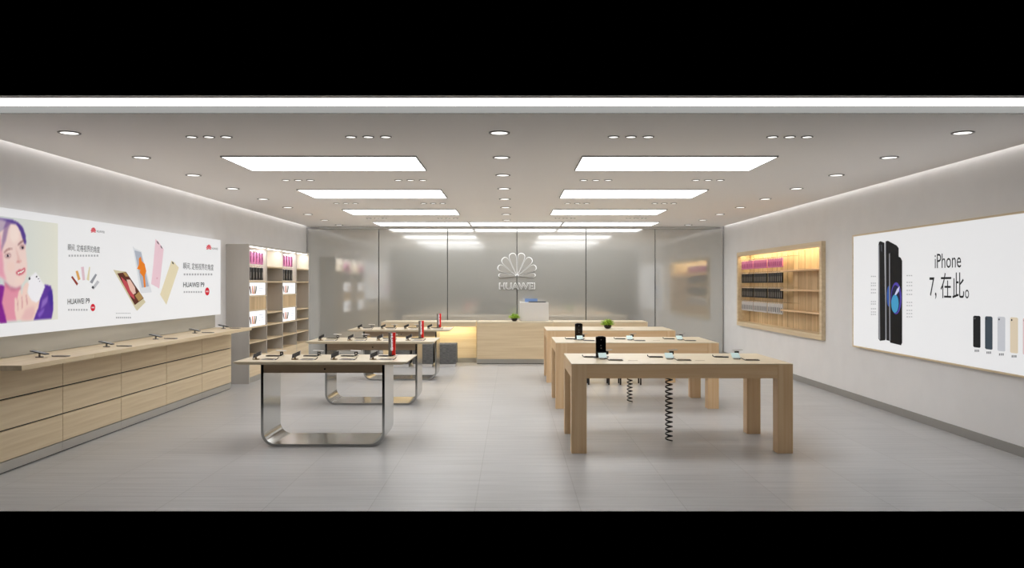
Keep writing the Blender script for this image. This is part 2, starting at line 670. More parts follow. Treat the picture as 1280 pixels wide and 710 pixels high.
# four floating phones
p1 = prints('printed_phone', [q5((38, 280), (62, 284), (88, 288), (128, 292), (276, 518), (214, 582), (204, 572))], FL, wl, lit(214, 204, 170), lp, .003)
prints('printed_screen', [q5((66, 306), (132, 296), (262, 490), (196, 540))], FL, wl, lit(92, 44, 30), lp, .004)
prints('printed_screen', [q5((92, 330), (140, 372), (184, 452), (196, 500), (160, 470), (118, 400)), ], FL, wl, lit(196, 74, 84), lp, .005)
prints('printed_screen', [q5((134, 352), (160, 352), (196, 410), (202, 452), (184, 462), (160, 430))], FL, wl, lit(236, 196, 180), lp, .006)
prints('printed_screen', [q5((196, 470), (228, 440), (256, 488), (224, 512)), q5((108, 302), (128, 300), (150, 328), (128, 330))], FL, wl, lit(176, 140, 84), lp, .006)
prints('printed_phone', [q5((182, 104), (196, 122), (244, 142), (322, 446), (246, 452), (236, 438))], FL, wl, lit(226, 228, 232), lp, .003)
prints('printed_screen', [q5((194, 136), (242, 150), (300, 402), (248, 412))], FL, wl, lit(178, 184, 198), lp, .004)
prints('printed_screen', [q5((226, 196), (240, 182), (246, 214), (268, 236), (280, 290), (270, 320), (276, 408), (264, 410), (256, 330), (232, 300), (236, 282), (212, 272), (226, 240))], FL, wl, lit(240, 132, 28), lp, .005)
prints('printed_phone', [q5((350, 52), (372, 72), (410, 128), (378, 418), (318, 384), (334, 240))], FL, wl, lit(240, 206, 216), lp, .003)
prints('printed_lens', [q5((356, 66), (366, 70), (378, 94), (366, 86)), q5((384, 100), (392, 104), (402, 124), (392, 118))], FL, wl, lit(70, 60, 66), lp, .004)
prints('printed_lens', [ell(*q5((361, 342))[0], 1.0, 1.2)], FL, wl, lit(226, 176, 190), lp, .004)
prints('printed_phone', [q5((468, 212), (490, 226), (522, 264), (430, 538), (384, 462))], FL, wl, lit(232, 220, 186), lp, .003)
prints('printed_lens', [q5((470, 218), (480, 222), (486, 240), (474, 234))], FL, wl, lit(60, 54, 50), lp, .004)

# printed portrait: painted into the vertex colours of one fine grid
NU, NV = 170, 122
UY0, UY1, VZ0, VZ1 = 6.80, 8.10, 1.292, 2.262


def zp(zx, zy):
    return wl(zx / 4.733, 260 + zy / 4.733)


gu, gv = np.meshgrid(np.linspace(UY0, UY1, NU), np.linspace(VZ0, VZ1, NV), indexing='ij')
img = np.zeros((NU, NV, 3))
bgA, bgB = np.array([206, 216, 220.]), np.array([232, 231, 216.])
tt = ((gu - UY0) / (UY1 - UY0))[..., None]
img[:] = bgA * (1 - tt) + bgB * tt


def inside(pts):
    c = np.zeros(gu.shape, bool)
    n = len(pts)
    for i in range(n):
        x1, y1 = pts[i]
        x2, y2 = pts[(i + 1) % n]
        if y1 == y2:
            continue
        cond = ((y1 > gv) != (y2 > gv)) & (gu < (x2 - x1) * (gv - y1) / (y2 - y1) + x1)
        c ^= cond
    return c.astype(float)


def blur(a, k):
    for _ in range(k):
        a = (a + np.roll(a, 1, 0) + np.roll(a, -1, 0)) / 3
        a = (a + np.roll(a, 1, 1) + np.roll(a, -1, 1)) / 3
    return a


def paint(pts, c, soft=1, op=1.0, curve=True):
    m = (blur(inside([zp(*p) for p in pts]), soft) * op)[..., None]
    img[:] = img * (1 - m) + np.array(c, float) * m


def pell(cx, cy, rx, ry, c, soft=1, op=1.0, rot=0):
    paint(ell(cx, cy, rx, ry, 20, rot), c, soft, op)


paint([(-60, 62), (20, 62), (70, 68), (105, 84), (134, 112), (150, 160), (154, 205), (140, 250), (-60, 260)], (92, 66, 150))
paint([(-60, 64), (10, 66), (40, 80), (20, 130), (-5, 200), (-60, 260)], (190, 170, 190), 3)
paint([(-60, 460), (10, 455), (36, 470), (44, 580), (38, 680), (-60, 680)], (134, 30, 146))
paint([(30, 440), (60, 480), (116, 478), (118, 560), (100, 664), (38, 668), (10, 560)], (232, 152, 172), 2)
paint([(225, 560), (250, 470), (266, 452), (300, 462), (312, 520), (314, 600), (304, 655), (195, 664), (214, 600)], (92, 52, 158))
paint([(250, 545), (284, 520), (278, 560), (240, 600)], (168, 132, 214), 2, .7)
paint([(222, 628), (262, 590), (258, 615), (232, 650)], (150, 110, 210), 2, .7)
paint([(282, 500), (308, 480), (312, 560), (300, 600)], (66, 40, 150), 2, .8)
# face
face = [(-50, 150), (0, 142), (30, 118), (62, 92), (92, 98), (122, 128), (140, 176), (150, 215), (153, 262), (158, 310), (160, 352), (156, 392), (146, 428),
        (120, 462), (92, 474), (62, 464), (38, 436), (10, 410), (-50, 380)]
paint(face, (244, 216, 208), 1)
paint([(-50, 150), (0, 160), (14, 260), (22, 380), (40, 436), (10, 410), (-50, 380)], (232, 150, 176), 4, .8)
paint([(60, 96), (90, 100), (116, 130), (110, 190), (80, 210), (58, 180)], (252, 232, 222), 5, .8)
paint([(20, 430), (62, 464), (94, 474), (126, 458), (120, 486), (66, 492), (30, 460)], (206, 112, 140), 3, .8)
pell(112, 430, 26, 20, (248, 220, 208), 4, .7)
pell(64, 345, 26, 32, (246, 212, 200), 5, .7)
pell(140, 312, 10, 30, (246, 218, 208), 3, .7)
# hair parting sweeping across the forehead
paint([(36, 80), (64, 86), (46, 130), (34, 190), (14, 240), (6, 260), (10, 190), (20, 130)], (150, 118, 160), 2, .8)
paint([(96, 92), (118, 104), (140, 150), (150, 196), (146, 222), (132, 180), (120, 140)], (78, 52, 140), 1, .9)
# brows, eyes
paint([(22, 262), (34, 246), (56, 236), (72, 238), (72, 246), (54, 246), (36, 256), (26, 272)], (150, 92, 92), 1, .85)
paint([(104, 216), (118, 200), (136, 190), (146, 194), (132, 202), (116, 214), (106, 224)], (130, 80, 86), 1, .85)
pell(46, 282, 19, 12, (150, 96, 104), 2, .8, -.15)
pell(46, 283, 14, 7, (228, 210, 212), 0, .9, -.15)
pell(45, 283, 8, 7.5, (62, 44, 60), 0, 1)
pell(130, 232, 15, 13, (150, 96, 104), 2, .8, -.2)
pell(131, 234, 11, 7, (228, 210, 212), 0, .9, -.2)
pell(132, 234, 7.5, 8, (62, 44, 60), 0, 1)
# nose
paint([(92, 230), (104, 262), (116, 300), (122, 314), (112, 322), (98, 316), (102, 300), (96, 262)], (226, 178, 170), 2, .6)
pell(106, 320, 12, 5, (206, 128, 128), 1, .8)
pell(122, 314, 5, 5, (222, 160, 152), 1, .8)
# mouth
paint([(92, 382), (106, 368), (120, 362), (130, 362), (142, 352), (150, 360), (148, 376), (130, 392), (112, 398), (98, 394)], (206, 86, 104), 1)
paint([(102, 382), (122, 374), (144, 364), (140, 374), (120, 386), (104, 388)], (248, 236, 232), 0)
# hand and phone
paint([(160, 470), (172, 410), (212, 380), (266, 466), (236, 540), (200, 600), (170, 560)], (246, 244, 248), 1)
paint([(168, 414), (176, 406), (180, 420), (170, 428)], (60, 50, 60), 0)
pell(216, 405, 5, 6, (50, 44, 54), 0)
pell(227, 419, 4, 4, (70, 60, 72), 0)
pell(234, 434, 3, 3, (110, 100, 110), 0)
hand = [(84, 536), (94, 528), (100, 548), (104, 520), (112, 488), (124, 486), (128, 520), (134, 470), (148, 448), (160, 440), (170, 448), (160, 500),
        (186, 548), (214, 560), (236, 540), (226, 590), (196, 664), (96, 666), (86, 610)]
paint(hand, (246, 214, 202), 1)
for a in ([(101, 560), (106, 540), (108, 600), (104, 610)], [(126, 530), (131, 520), (134, 590), (129, 596)], [(152, 520), (156, 510), (164, 570), (158, 574)]):
    paint(a, (206, 140, 146), 1, .8)
paint([(150, 600), (200, 580), (206, 620), (190, 664), (120, 664)], (228, 176, 180), 5, .6)


def s2l(a):
    a = np.clip(a / 255, 0, 1)
    return np.where(a <= .04045, a / 12.92, ((a + .055) / 1.055) ** 2.4)


me = bpy.data.meshes.new('portrait_print')
verts = [FL(gu[i, j], gv[i, j], .0015) for i in range(NU) for j in range(NV)]
faces = [(i * NV + j, (i + 1) * NV + j, (i + 1) * NV + j + 1, i * NV + j + 1) for i in range(NU - 1) for j in range(NV - 1)]
me.from_pydata(verts, [], faces)
ca = me.color_attributes.new('print', 'FLOAT_COLOR', 'POINT')
flat = np.ones((NU * NV, 4), np.float32)
flat[:, :3] = s2l(img).reshape(-1, 3)
ca.data.foreach_set('color', flat.ravel())
pm = mat('portrait_print', (.5, .5, .5, 1), .6, spec=.15, emit=.72)
at = node(pm, 'ShaderNodeAttribute', attribute_name='print')
pm.node_tree.links.new(at.outputs['Color'], pm.node_tree.nodes['Principled BSDF'].inputs['Emission Color'])
mlt = node(pm, 'ShaderNodeMix', data_type='RGBA', blend_type='MULTIPLY')
mlt.inputs[0].default_value = 1
mlt.inputs[7].default_value = (.3, .3, .3, 1)
pm.node_tree.links.new(at.outputs['Color'], mlt.inputs[6])
pm.node_tree.links.new(mlt.outputs[2], pm.node_tree.nodes['Principled BSDF'].inputs['Base Color'])
me.materials.append(pm)
po = bpy.data.objects.new('portrait_print', me)
COL.objects.link(po)
po.parent = lp

# ------------------------------------------------------------------ right poster (backlit, thin wood frame)
rp = thing('light_box_poster', 'white backlit poster with black phones in thin wood frame on right wall', 'poster', (0, 0, 0))
ra, rb, rz0, rz1 = 6.5, 11.305, .785, 2.318
obj('light_box', box(new(), PXR, XR - .002, ra, rb, rz0, rz1), lit(246, 246, 247), rp)
bm = new()
box(bm, PXR - .006, XR - .002, ra - .02, rb + .022, rz1 + .001, rz1 + .021)
box(bm, PXR - .006, XR - .002, ra - .02, rb + .022, rz0 - .021, rz0 - .001)
box(bm, PXR - .006, XR - .002, rb + .001, rb + .022, rz0, rz1)
box(bm, PXR - .006, XR - .002, ra - .02, ra - .001, rz0, rz1)
obj('frame', bm, M['wood_y'], rp)
words('iPhone', FR, wr, 1168.8, 1201.6, 317.6, 335.5, blackp, rp)
words('7, 在此。', FR, wr, 1162.2, 1211.6, 341.5, 373.5, blackp, rp)


def q8(*pts):
    return zq(pts, 1080, 290, 4.733)


ink, edge = lit(22, 22, 24), lit(150, 150, 156)
prints('printed_phone', [q8((86, 80), (90, 60), (98, 54), (122, 64), (128, 640), (96, 644), (86, 630))], FR, wr, ink, rp, .003)
prints('printed_phone_edge', [q8((86, 82), (92, 74), (97, 640), (88, 628))], FR, wr, edge, rp, .004)
prints('printed_lens', [q8((100, 74), (108, 76), (110, 118), (102, 112))], FR, wr, lit(70, 70, 76), rp, .004)
prints('printed_phone', [q8((127, 70), (132, 54), (144, 52), (196, 80), (207, 96), (208, 400), (204, 655), (134, 640), (127, 620))], FR, wr, ink, rp, .005)
prints('printed_phone_edge', [q8((127, 72), (132, 60), (136, 640), (129, 628))], FR, wr, edge, rp, .006)
prints('printed_planet', [ell(*q8((150, 380))[0], 2.6, 13)], FR, wr, lit(50, 90, 170), rp, .006)
prints('printed_phone', [q8((152, 130), (158, 120), (168, 122), (220, 152), (229, 170), (229, 655), (222, 670), (160, 655), (153, 640))], FR, wr, lit(16, 16, 18), rp, .008)
prints('printed_phone_edge', [q8((152, 132), (157, 124), (160, 650), (154, 640))], FR, wr, edge, rp, .009)
prints('printed_planet', [ell(*q8((194, 392))[0], 6.6, 20)], FR, wr, lit(84, 70, 176), rp, .009)
prints('printed_planet', [ell(*q8((192, 396))[0], 5.4, 17.5)], FR, wr, lit(30, 32, 66), rp, .010)
prints('printed_planet', [ell(*q8((188, 424))[0], 4.6, 11.5)], FR, wr, lit(70, 160, 206), rp, .011)
prints('printed_planet', [q8((186, 372), (200, 338), (216, 320), (212, 350), (196, 372))], FR, wr, lit(214, 214, 246), rp, .012)
for x0, x1, ys in ((1088.5, 1095.5, (345.5, 354, 357, 362, 366, 377, 380, 386, 390, 393)), (1133, 1141, (344.5, 353, 357, 363, 368, 378, 382, 388, 392, 396))):
    for y in ys:
        prints('small_print', dashes(x0, x1, y, FR, wr, 3, 1.3), FR, wr, lit(188, 188, 190), rp)
ph = [((1216.8, 1225.9), (394.6, 434), (26, 28, 30), 'black'), ((1231.6, 1240.9), (395.3, 436.4), (66, 78, 88), 'slate'),
      ((1247.2, 1256.8), (395.8, 438.6), (206, 208, 214), 'silver'), ((1263, 1272.8), (396.6, 441), (230, 214, 188), 'gold'), ((1279.0, 1289.5), (397.4, 443.4), (232, 200, 196), 'rose')]
for (a, b), (c, d), colr, n in ph:
    r = 1.3
    prints('printed_phone', [[(a + r, c), (b - r, c + .3), (b, c + 1.8), (b, d), (b - r, d + .8), (a + r, d), (a, d - 1.4), (a, c + 1.4)]], FR, wr, lit(*colr), rp, .003, n + ' phone on poster')
    prints('printed_lens', [ell(a + 2.1, c + 3.4, .9, 1.3, 10)], FR, wr, lit(60, 60, 64) if n != 'black' else lit(90, 90, 94), rp, .004)
    prints('small_print', dashes(a + 1.5, b - 1.5, d + 4.4, FR, wr, 3, 2.8), FR, wr, lit(120, 120, 122), rp)

# ------------------------------------------------------------------ right wall niche display
nd = thing('wall_display_case', 'wide pale wood framed display niche with warm strip light on right wall', 'display case', (0, 0, 0))
FX = 4.805
YA, YZ, ZA, ZZ = 12.42, 17.11, .772, 2.318
bm = new()
box(bm, FX, XR - .001, YA, YZ, ZZ - .085, ZZ, .002)
box(bm, FX, XR - .001, YA, YZ, ZA, ZA + .085, .002)
box(bm, FX, XR - .001, YA, YA + .09, ZA + .086, ZZ - .086, .002)
box(bm, FX, XR - .001, YZ - .09, YZ, ZA + .086, ZZ - .086, .002)
obj('frame', bm, M['wood_y'], nd)
ia, ib, ja, jb = YA + .09, YZ - .09, ZA + .085, ZZ - .085
DX = 5.06
bm = new()
box(bm, XR, DX, ia - .018, ia, ja, jb + .04)
box(bm, XR, DX, ib, ib + .018, ja, jb + .04)
box(bm, XR, DX, ia - .018, ib + .018, ja - .018, ja)
box(bm, XR, DX, ia - .018, ib + .018, jb + .04, jb + .058)
obj('lining', bm, M['wood_y'], nd)
obj('back_board', box(new(), DX + .001, DX + .02, ia - .018, ib + .018, ja - .018, jb + .058), M['plank'], nd)
bm = new()
y = ia + .15
while y < ib:
    box(bm, DX - .0015, DX, y - .004, y + .004, ja, jb)
    y += .29
obj('board_groove', bm, M['groove'], nd)
obj('strip_light', box(new(), XR + .004, XR + .02, ia + .03, ib - .03, jb + .026, jb + .038), M['led_warm'], nd)
area_light('niche_light', (XR + .035, (ia + ib) / 2, jb + .03), .025, ib - ia - .1, 9, (1, .87, .52), (0, math.radians(-25), 0))
for z in (1.897, 1.556, 1.196):
    for a, b in ((ia + .003, 13.58), (13.585, 14.40)):
        obj('shelf', box(new(), XR - .04, DX - .003, a, b, z - .028, z, .002), M['table_y'], nd)


def package(kind, wy, wz, m, m2, label, group):
    """one hanging blister pack facing the room: origin at its hook hole"""
    t = thing('phone_case_package', label, 'package', (0, 0, 0), group=group)
    obj('card', prism(new(), rrect(wy, wz, .006, 2, 0, -wz / 2 - .012), lambda u, v, d: (d, u, v), -.012, .012), m, t)
    for sx in (-1, 1):
        obj('window', box(new(), sx * .0135 - .001, sx * .0135 + .001, -wy * .26, wy * .26, -wz * .9, -wz * .42), m2, t)
    obj('hang_tab', box(new(), -.003, .003, -.012, .012, -.016, .010), M['pack_white'], t)
    return t


PR = {'pink': (M['pink'], M['pink_dark']), 'black': (M['pack_black'], M['signgrey']), 'white': (M['pack_white'], M['case_grey'])}
rows = [('pink', 2.135, .165, 'top row'), ('black', 1.87, .185, 'second row'), ('black', 1.575, .185, 'third row'), ('white', 1.295, .185, 'lowest row')]
hookm = M['chrome']
for kind, z, hgt, rn in rows:
    a, b = PR[kind]
    proto = None
    for k in range(24):
        y = 14.52 + k * .104 + (k // 8) * .055
        lb = f'slim {kind} phone case package hanging in {rn} of right wall niche'
        if proto is None:
            proto = package(kind, .072, hgt, a, b, lb, f'{kind} packages in the {rn} of the niche')
            proto.location = (4.90, y, z)
        else:
            dup(proto, (4.90, y, z), lb)
    # pegs carrying the packs, plus three empty ones nearer the shelves
    bm = new()
    for k in range(24):
        y = 14.52 + k * .104 + (k // 8) * .055
        tube(bm, [(DX, y, z + .016), (4.872, y, z + .016), (4.864, y, z + .026)], .0025, 5)
    obj('peg', bm, hookm, nd)['kind'] = 'stuff'
    for q in range(3):
        obj('peg', tube(new(), [(DX, 14.07 + q * .13, z + .016), (4.872, 14.07 + q * .13, z + .016), (4.864, 14.07 + q * .13, z + .028)], .004, 6), hookm, nd)

# ------------------------------------------------------------------ left shelf unit (four bays)
sh = thing('shelf_unit', 'tall grey and wood shelf unit with four bays beside back left corner', 'shelf', (0, 0, 0))
SX0, SX1, SYA, SYB, SH = XL + .003, -4.34, 13.2, 17.10, 2.31
obj('side_panel', box(new(), SX0, SX1, SYA, SYA + .03, 0, SH), M['laminate'], sh)
obj('side_panel', box(new(), SX0, SX1, SYB - .03, SYB, 0, SH), M['laminate'], sh)
pitch = (SYB - SYA) / 4
for k in (1, 2, 3):
    obj('divider', box(new(), SX0, SX1 - .002, SYA + pitch * k - .012, SYA + pitch * k + .012, .1, SH - .03), M['laminate'], sh)
obj('top_panel', box(new(), SX0, SX1, SYA + .031, SYB - .031, SH - .028, SH), M['laminate'], sh)
obj('back_panel', box(new(), SX0, SX0 + .012, SYA + .031, SYB - .031, .1, SH - .03), M['laminate'], sh)
obj('plinth', box(new(), SX0, SX1 - .02, SYA + .031, SYB - .031, 0, .099), M['plinth'], sh)
for k in range(4):
    a, b = SYA + pitch * k + (.031 if k == 0 else .013), SYA + pitch * (k + 1) - (.031 if k == 3 else .013)
    obj('door', box(new(), SX1 - .02, SX1, a + .002, b - .002, .102, .42, .002), M['wood_y'], sh)
    obj('strip_light', box(new(), SX1 - .10, SX1 - .02, a + .01, b - .01, SH - .034, SH - .0285), M['led_white'], sh)
    area_light('shelf_light', (SX1 - .07, (a + b) / 2, SH - .05), .03, b - a - .08, 4.0, (1, .98, .95), (0, math.radians(25), 0))
    zs = [1.70, .93, .675, .43]
    if k % 2 == 0:
        zs += [1.215, 1.455]
    else:
        zs += [1.965, 1.145]
    for z in zs:
        obj('shelf', box(new(), SX0 + .013, SX1 - .004, a, b, z - .022, z, .001), M['wood_y'], sh)
    # veneered backs behind the middle of each bay
    obj('veneer_back', box(new(), SX0 + .0125, SX0 + .02, a, b, 1.166 if k % 2 else 1.0, 1.675 if k % 2 else 1.43), M['plank'], sh)
    if k % 2 == 0:
        obj('veneer_front', box(new(), SX1 - .03, SX1 - .012, a, b, 1.217, 1.43), M['plank'], sh)
        nb = 'nearest' if k == 0 else 'third'
        for z0, z1, up in ((1.46, 1.672, 'upper'), (.935, 1.188, 'lower')):
            t = thing('light_box', f'small white backlit phone picture, {up} one in {nb} shelf bay', 'light box', (SX1 - .035, a, z0), group='light boxes in the shelf unit')
            w_, h_ = (b - a), (z1 - z0)
            obj('panel', box(new(), 0, .022, .03, w_ - .05, 0, h_, .002), lit(250, 250, 252, 1.0), t)

            def f3(u, v, d):
                return (.022 + d, u, v)
            for q, (dy, an, c) in enumerate(((.08, -.5, (90, 60, 60)), (.18, -.25, (226, 150, 90)), (.24, 0, (226, 190, 200)), (.30, .2, (190, 160, 110)), (.36, .45, (120, 120, 126)))):
                cy_, cz_ = dy * w_ / .9, h_ * .42
                R = [(x * math.cos(an) - y_ * math.sin(an) * -1, -x * math.sin(an) + y_ * math.cos(an)) for x, y_ in ((-.024, -.07), (.024, -.07), (.024, .07), (-.024, .07))]
                obj('printed_phone', prism(new(), [(cy_ + p[0], cz_ + p[1]) for p in R], f3, .0005, .0015), lit(*c), t)
            for q in range(3):
                bm = prism(new(), [(w_ * .55, h_ * (.7 - .18 * q)), (w_ * .86, h_ * (.7 - .18 * q)), (w_ * .86, h_ * (.73 - .18 * q)), (w_ * .55, h_ * (.73 - .18 * q))], f3, .0005, .0015)
                obj('small_print', bm, lit(150, 160, 176), t)

for bay, n in ((0, 5), (2, 4)):
    for kind, z, hgt, rn in (('pink', 2.20, .20, 'upper'), ('black', 1.94, .21, 'lower')):
        proto = None
        nb = 'nearest' if bay == 0 else 'third'
        gap = .155 if n == 5 else .18
        for q in range(n):
            y = SYA + pitch * bay + .15 + q * gap
            lb = f'{kind} phone case package hanging in {rn} row of {nb} shelf bay'
            if proto is None:
                proto = package(kind, .088, hgt, PR[kind][0], PR[kind][1], lb, f'{kind} packages in the {nb} shelf bay')
                proto.location = (-4.372, y, z)
            else:
                dup(proto, (-4.372, y, z), lb)
            obj('peg', tube(new(), [(SX0 + .012, y, z + .016), (-4.352, y, z + .016), (-4.348, y, z + .026)], .003, 5), hookm, sh)


# ------------------------------------------------------------------ right side wooden tables
def wood_table():
    W, D, H, A, L = 2.155, 1.165, .874, .142, .148
    t = thing('display_table', '', 'table', (0, 0, 0), group='wooden display tables')
    obj('tabletop', box(new(), 0, W, 0, D, H - .007, H, .0015), M['top'], t)
    bm = new()
    box(bm, L + .001, W - L - .001, .002, .03, H - A, H - .008)
    box(bm, L + .001, W - L - .001, D - .03, D - .002, H - A, H - .008)
    box(bm, .002, .03, L + .001, D - L - .001, H - A, H - .008)
    box(bm, W - .03, W - .002, L + .001, D - L - .001, H - A, H - .008)
    obj('apron', bm, M['table_x'], t)
    for x in (0, W - L):
        for y in (0, D - L):
            obj('leg', box(new(), x, x + L, y, y + L, 0, H - .008, .002), M['table_z'], t)
    return t


TW = wood_table()
TX, TY = .579, (7.783, 10.57, 13.38)
tl = ['front wooden table with four square legs, black device stand at left', 'middle wooden table in the right row behind the front one',
      'rear wooden table in the right row carrying a green plant']
wt = []
for i, y in enumerate(TY):
    if i == 0:
        TW.location = (TX, y, 0)
        TW['label'] = tl[0]
        wt.append(TW)
    else:
        wt.append(dup(TW, (TX, y, 0), tl[i]))
for i, t in enumerate(wt):
    for gx, gy in ((.60, .32), (1.28, .32)) if i == 0 else ((.62, .32), (1.36, .42)) if i == 1 else ((1.25, .5),):
        obj('cable_slot', box(new(), gx, gx + .095, gy, gy + .022, .874, .8752), M['gold'], t)
for i in (0, 1, 2):
    bm = new()
    pts = []
    N = 15
    for k in range(N * 14 + 1):
        a = 2 * math.pi * k / 14
        pts.append((.034 * math.cos(a), .034 * math.sin(a), .738 - k * (.734 / (N * 14))))
    tube(bm, pts, .0085, 6)
    tag(obj('coiled_cable', bm, M['black'], loc=(TX + 1.063, TY[i] + .59, .006)),
        ['black coiled cable hanging to the floor under the front wooden table', 'black coiled cable hanging under the middle wooden table',
         'black coiled cable hanging under the rear wooden table'][i], 'cable', 'coiled cables under the wooden tables')


# ------------------------------------------------------------------ small display items
def phone(loc, rz, body, label, group, tilt=0.0, name='phone', w=.072, l=.148, pitch_x=0.0):
    t = thing(name, label, 'phone', loc, rz, group)
    R = Matrix.Rotation(pitch_x, 4, 'X')
    b = prism(new(), rrect(w, l, .011, 3), lambda u, v, d: (u, v, d), .001, .009)
    o = obj('body', xf(b, R), body, t)
    s = prism(new(), rrect(w - .008, l - .022, .004, 1), lambda u, v, d: (u, v, d), .0095, .0102)
    obj('screen', xf(s, R), M['screen'], o)
    return t


def cable(t, pts, r=.0028):
    return obj('security_cable', tube(new(), pts, r, 5), M['black'], t)


def arch(x0, y0, x1, y1, h, n=8):
    return [(x0 + (x1 - x0) * k / n, y0 + (y1 - y0) * k / n, .004 + h * math.sin(math.pi * k / n)) for k in range(n + 1)]


def cradle(loc, label, group):
    """small tilted holder with a dark tablet card over a bronze foot"""
    t = thing('display_stand', label, 'display stand', loc, 0, group)
    obj('foot', cyl(cyl(new(), (0, 0, .004), .036, .008, seg=20), (0, 0, .02), .011, .026, seg=12), M['gold'], t)
    R = Matrix.Translation((.012, 0, .052)) @ Matrix.Rotation(math.radians(-24), 4, 'Y') @ Matrix.Rotation(math.radians(26), 4, 'X')
    obj('tray', xf(box(new(), -.048, .048, -.044, .044, -.005, 0, .0015), R), M['phone_grey'], t)
    obj('screen', xf(box(new(), -.042, .042, -.036, .036, .0005, .003), R), M['screen'], t)
    return t


def postcard(loc, label, group):
    """short post holding a dark tag under a flat pale plate"""
    t = thing('price_stand', label, 'price stand', loc, 0, group)
    obj('foot', cyl(cyl(new(), (0, 0, .003), .028, .006, seg=18), (0, 0, .03), .004, .05, seg=8), M['chrome'], t)
    obj('tag_block', box(new(), -.018, .018, -.014, -.006, .012, .048, .002), M['black'], t)
    obj('label_face', box(new(), -.008, .010, -.0155, -.0145, .024, .036), M['phone_white'], t)
    obj('plate', xf(box(new(), -.062, .046, -.03, .03, 0, .004, .001), Matrix.Translation((0, 0, .056)) @ Matrix.Rotation(.05, 4, 'Y')), M['pack_white'], t)
    return t


LT_Y = (8.12, 10.91, 13.70)
LT_H = .872
TNAME = ('front', 'middle', 'rear')
SNAME = ('leftmost', 'second from left', 'third from left', 'rightmost')
pc = pp = pq = pk = None
for i, ty in enumerate(LT_Y):
    for j in range(4):
        bx = -2.64 + .402 * j
        sn = SNAME[j]
        tn = TNAME[i]
        la = f'dark tilted phone holder, {sn} of the front edge of {tn} steel-legged table'
        lb = f'pale phone lying by the front edge of {tn} steel-legged table, {sn}'
        lc = f'dark phone lying along the back edge of {tn} steel-legged table, {sn}'
        ld = f'small price stand at the back edge of {tn} steel-legged table, {sn}'
        A_, B_, C_, D_ = (bx, ty + .13, LT_H), (bx + .145, ty + .09, LT_H), (bx + .07, ty + .50, LT_H), (bx + .155, ty + .52, LT_H)
        if pc is None:
            pc = cradle(A_, la, 'tilted phone holders on the steel tables')
            pp = phone(B_, math.radians(74), M['phone_white'], lb, 'pale phones on the steel tables')
            cable(pp, [(0, -.075, .006), (.004, -.086, .008), (.012, -.095, .016), (.02, -.10, .028)], .004)
            pq = phone(C_, math.radians(82), M['black'], lc, 'dark phones on the steel tables')
            cable(pq, [(0, -.075, .006), (.004, -.086, .010), (.008, -.092, .02)], .005)
            pk = postcard(D_, ld, 'price stands on the steel tables')
        else:
            dup(pc, A_, la)
            dup(pp, B_, lb)
            dup(pq, C_, lc)
            if not (j == 3):
                dup(pk, D_, ld)

# red brand signs standing at the back right of each steel table
for i, ty in enumerate(LT_Y):
    t = thing('table_sign', f'upright red and grey sign with vertical lettering on {TNAME[i]} steel-legged table', 'sign', (-1.325, ty + .55, LT_H), 0, 'red signs on the steel tables')
    obj('base', box(new(), -.045, .09, -.035, .035, 0, .006, .001), M['pack_white'], t)
    obj('grey_panel', box(new(), -.012, .026, -.02, .02, .0065, .252, .001), M['signgrey'], t)
    obj('red_panel', box(new(), .027, .062, -.02, .02, .0065, .252, .001), M['red'], t)
    bm = text_bm('HUAWEI', lambda u, v, d: (.014 + v, -.0206 - d, u), .24, .06, 0, .024, 0, .02, .001)
    # letters run down the seam between the two panels
    obj('lettering', bm, lit(250, 250, 250, .8), t)  # glow added to the letters to make them stand out; no lamp behind them


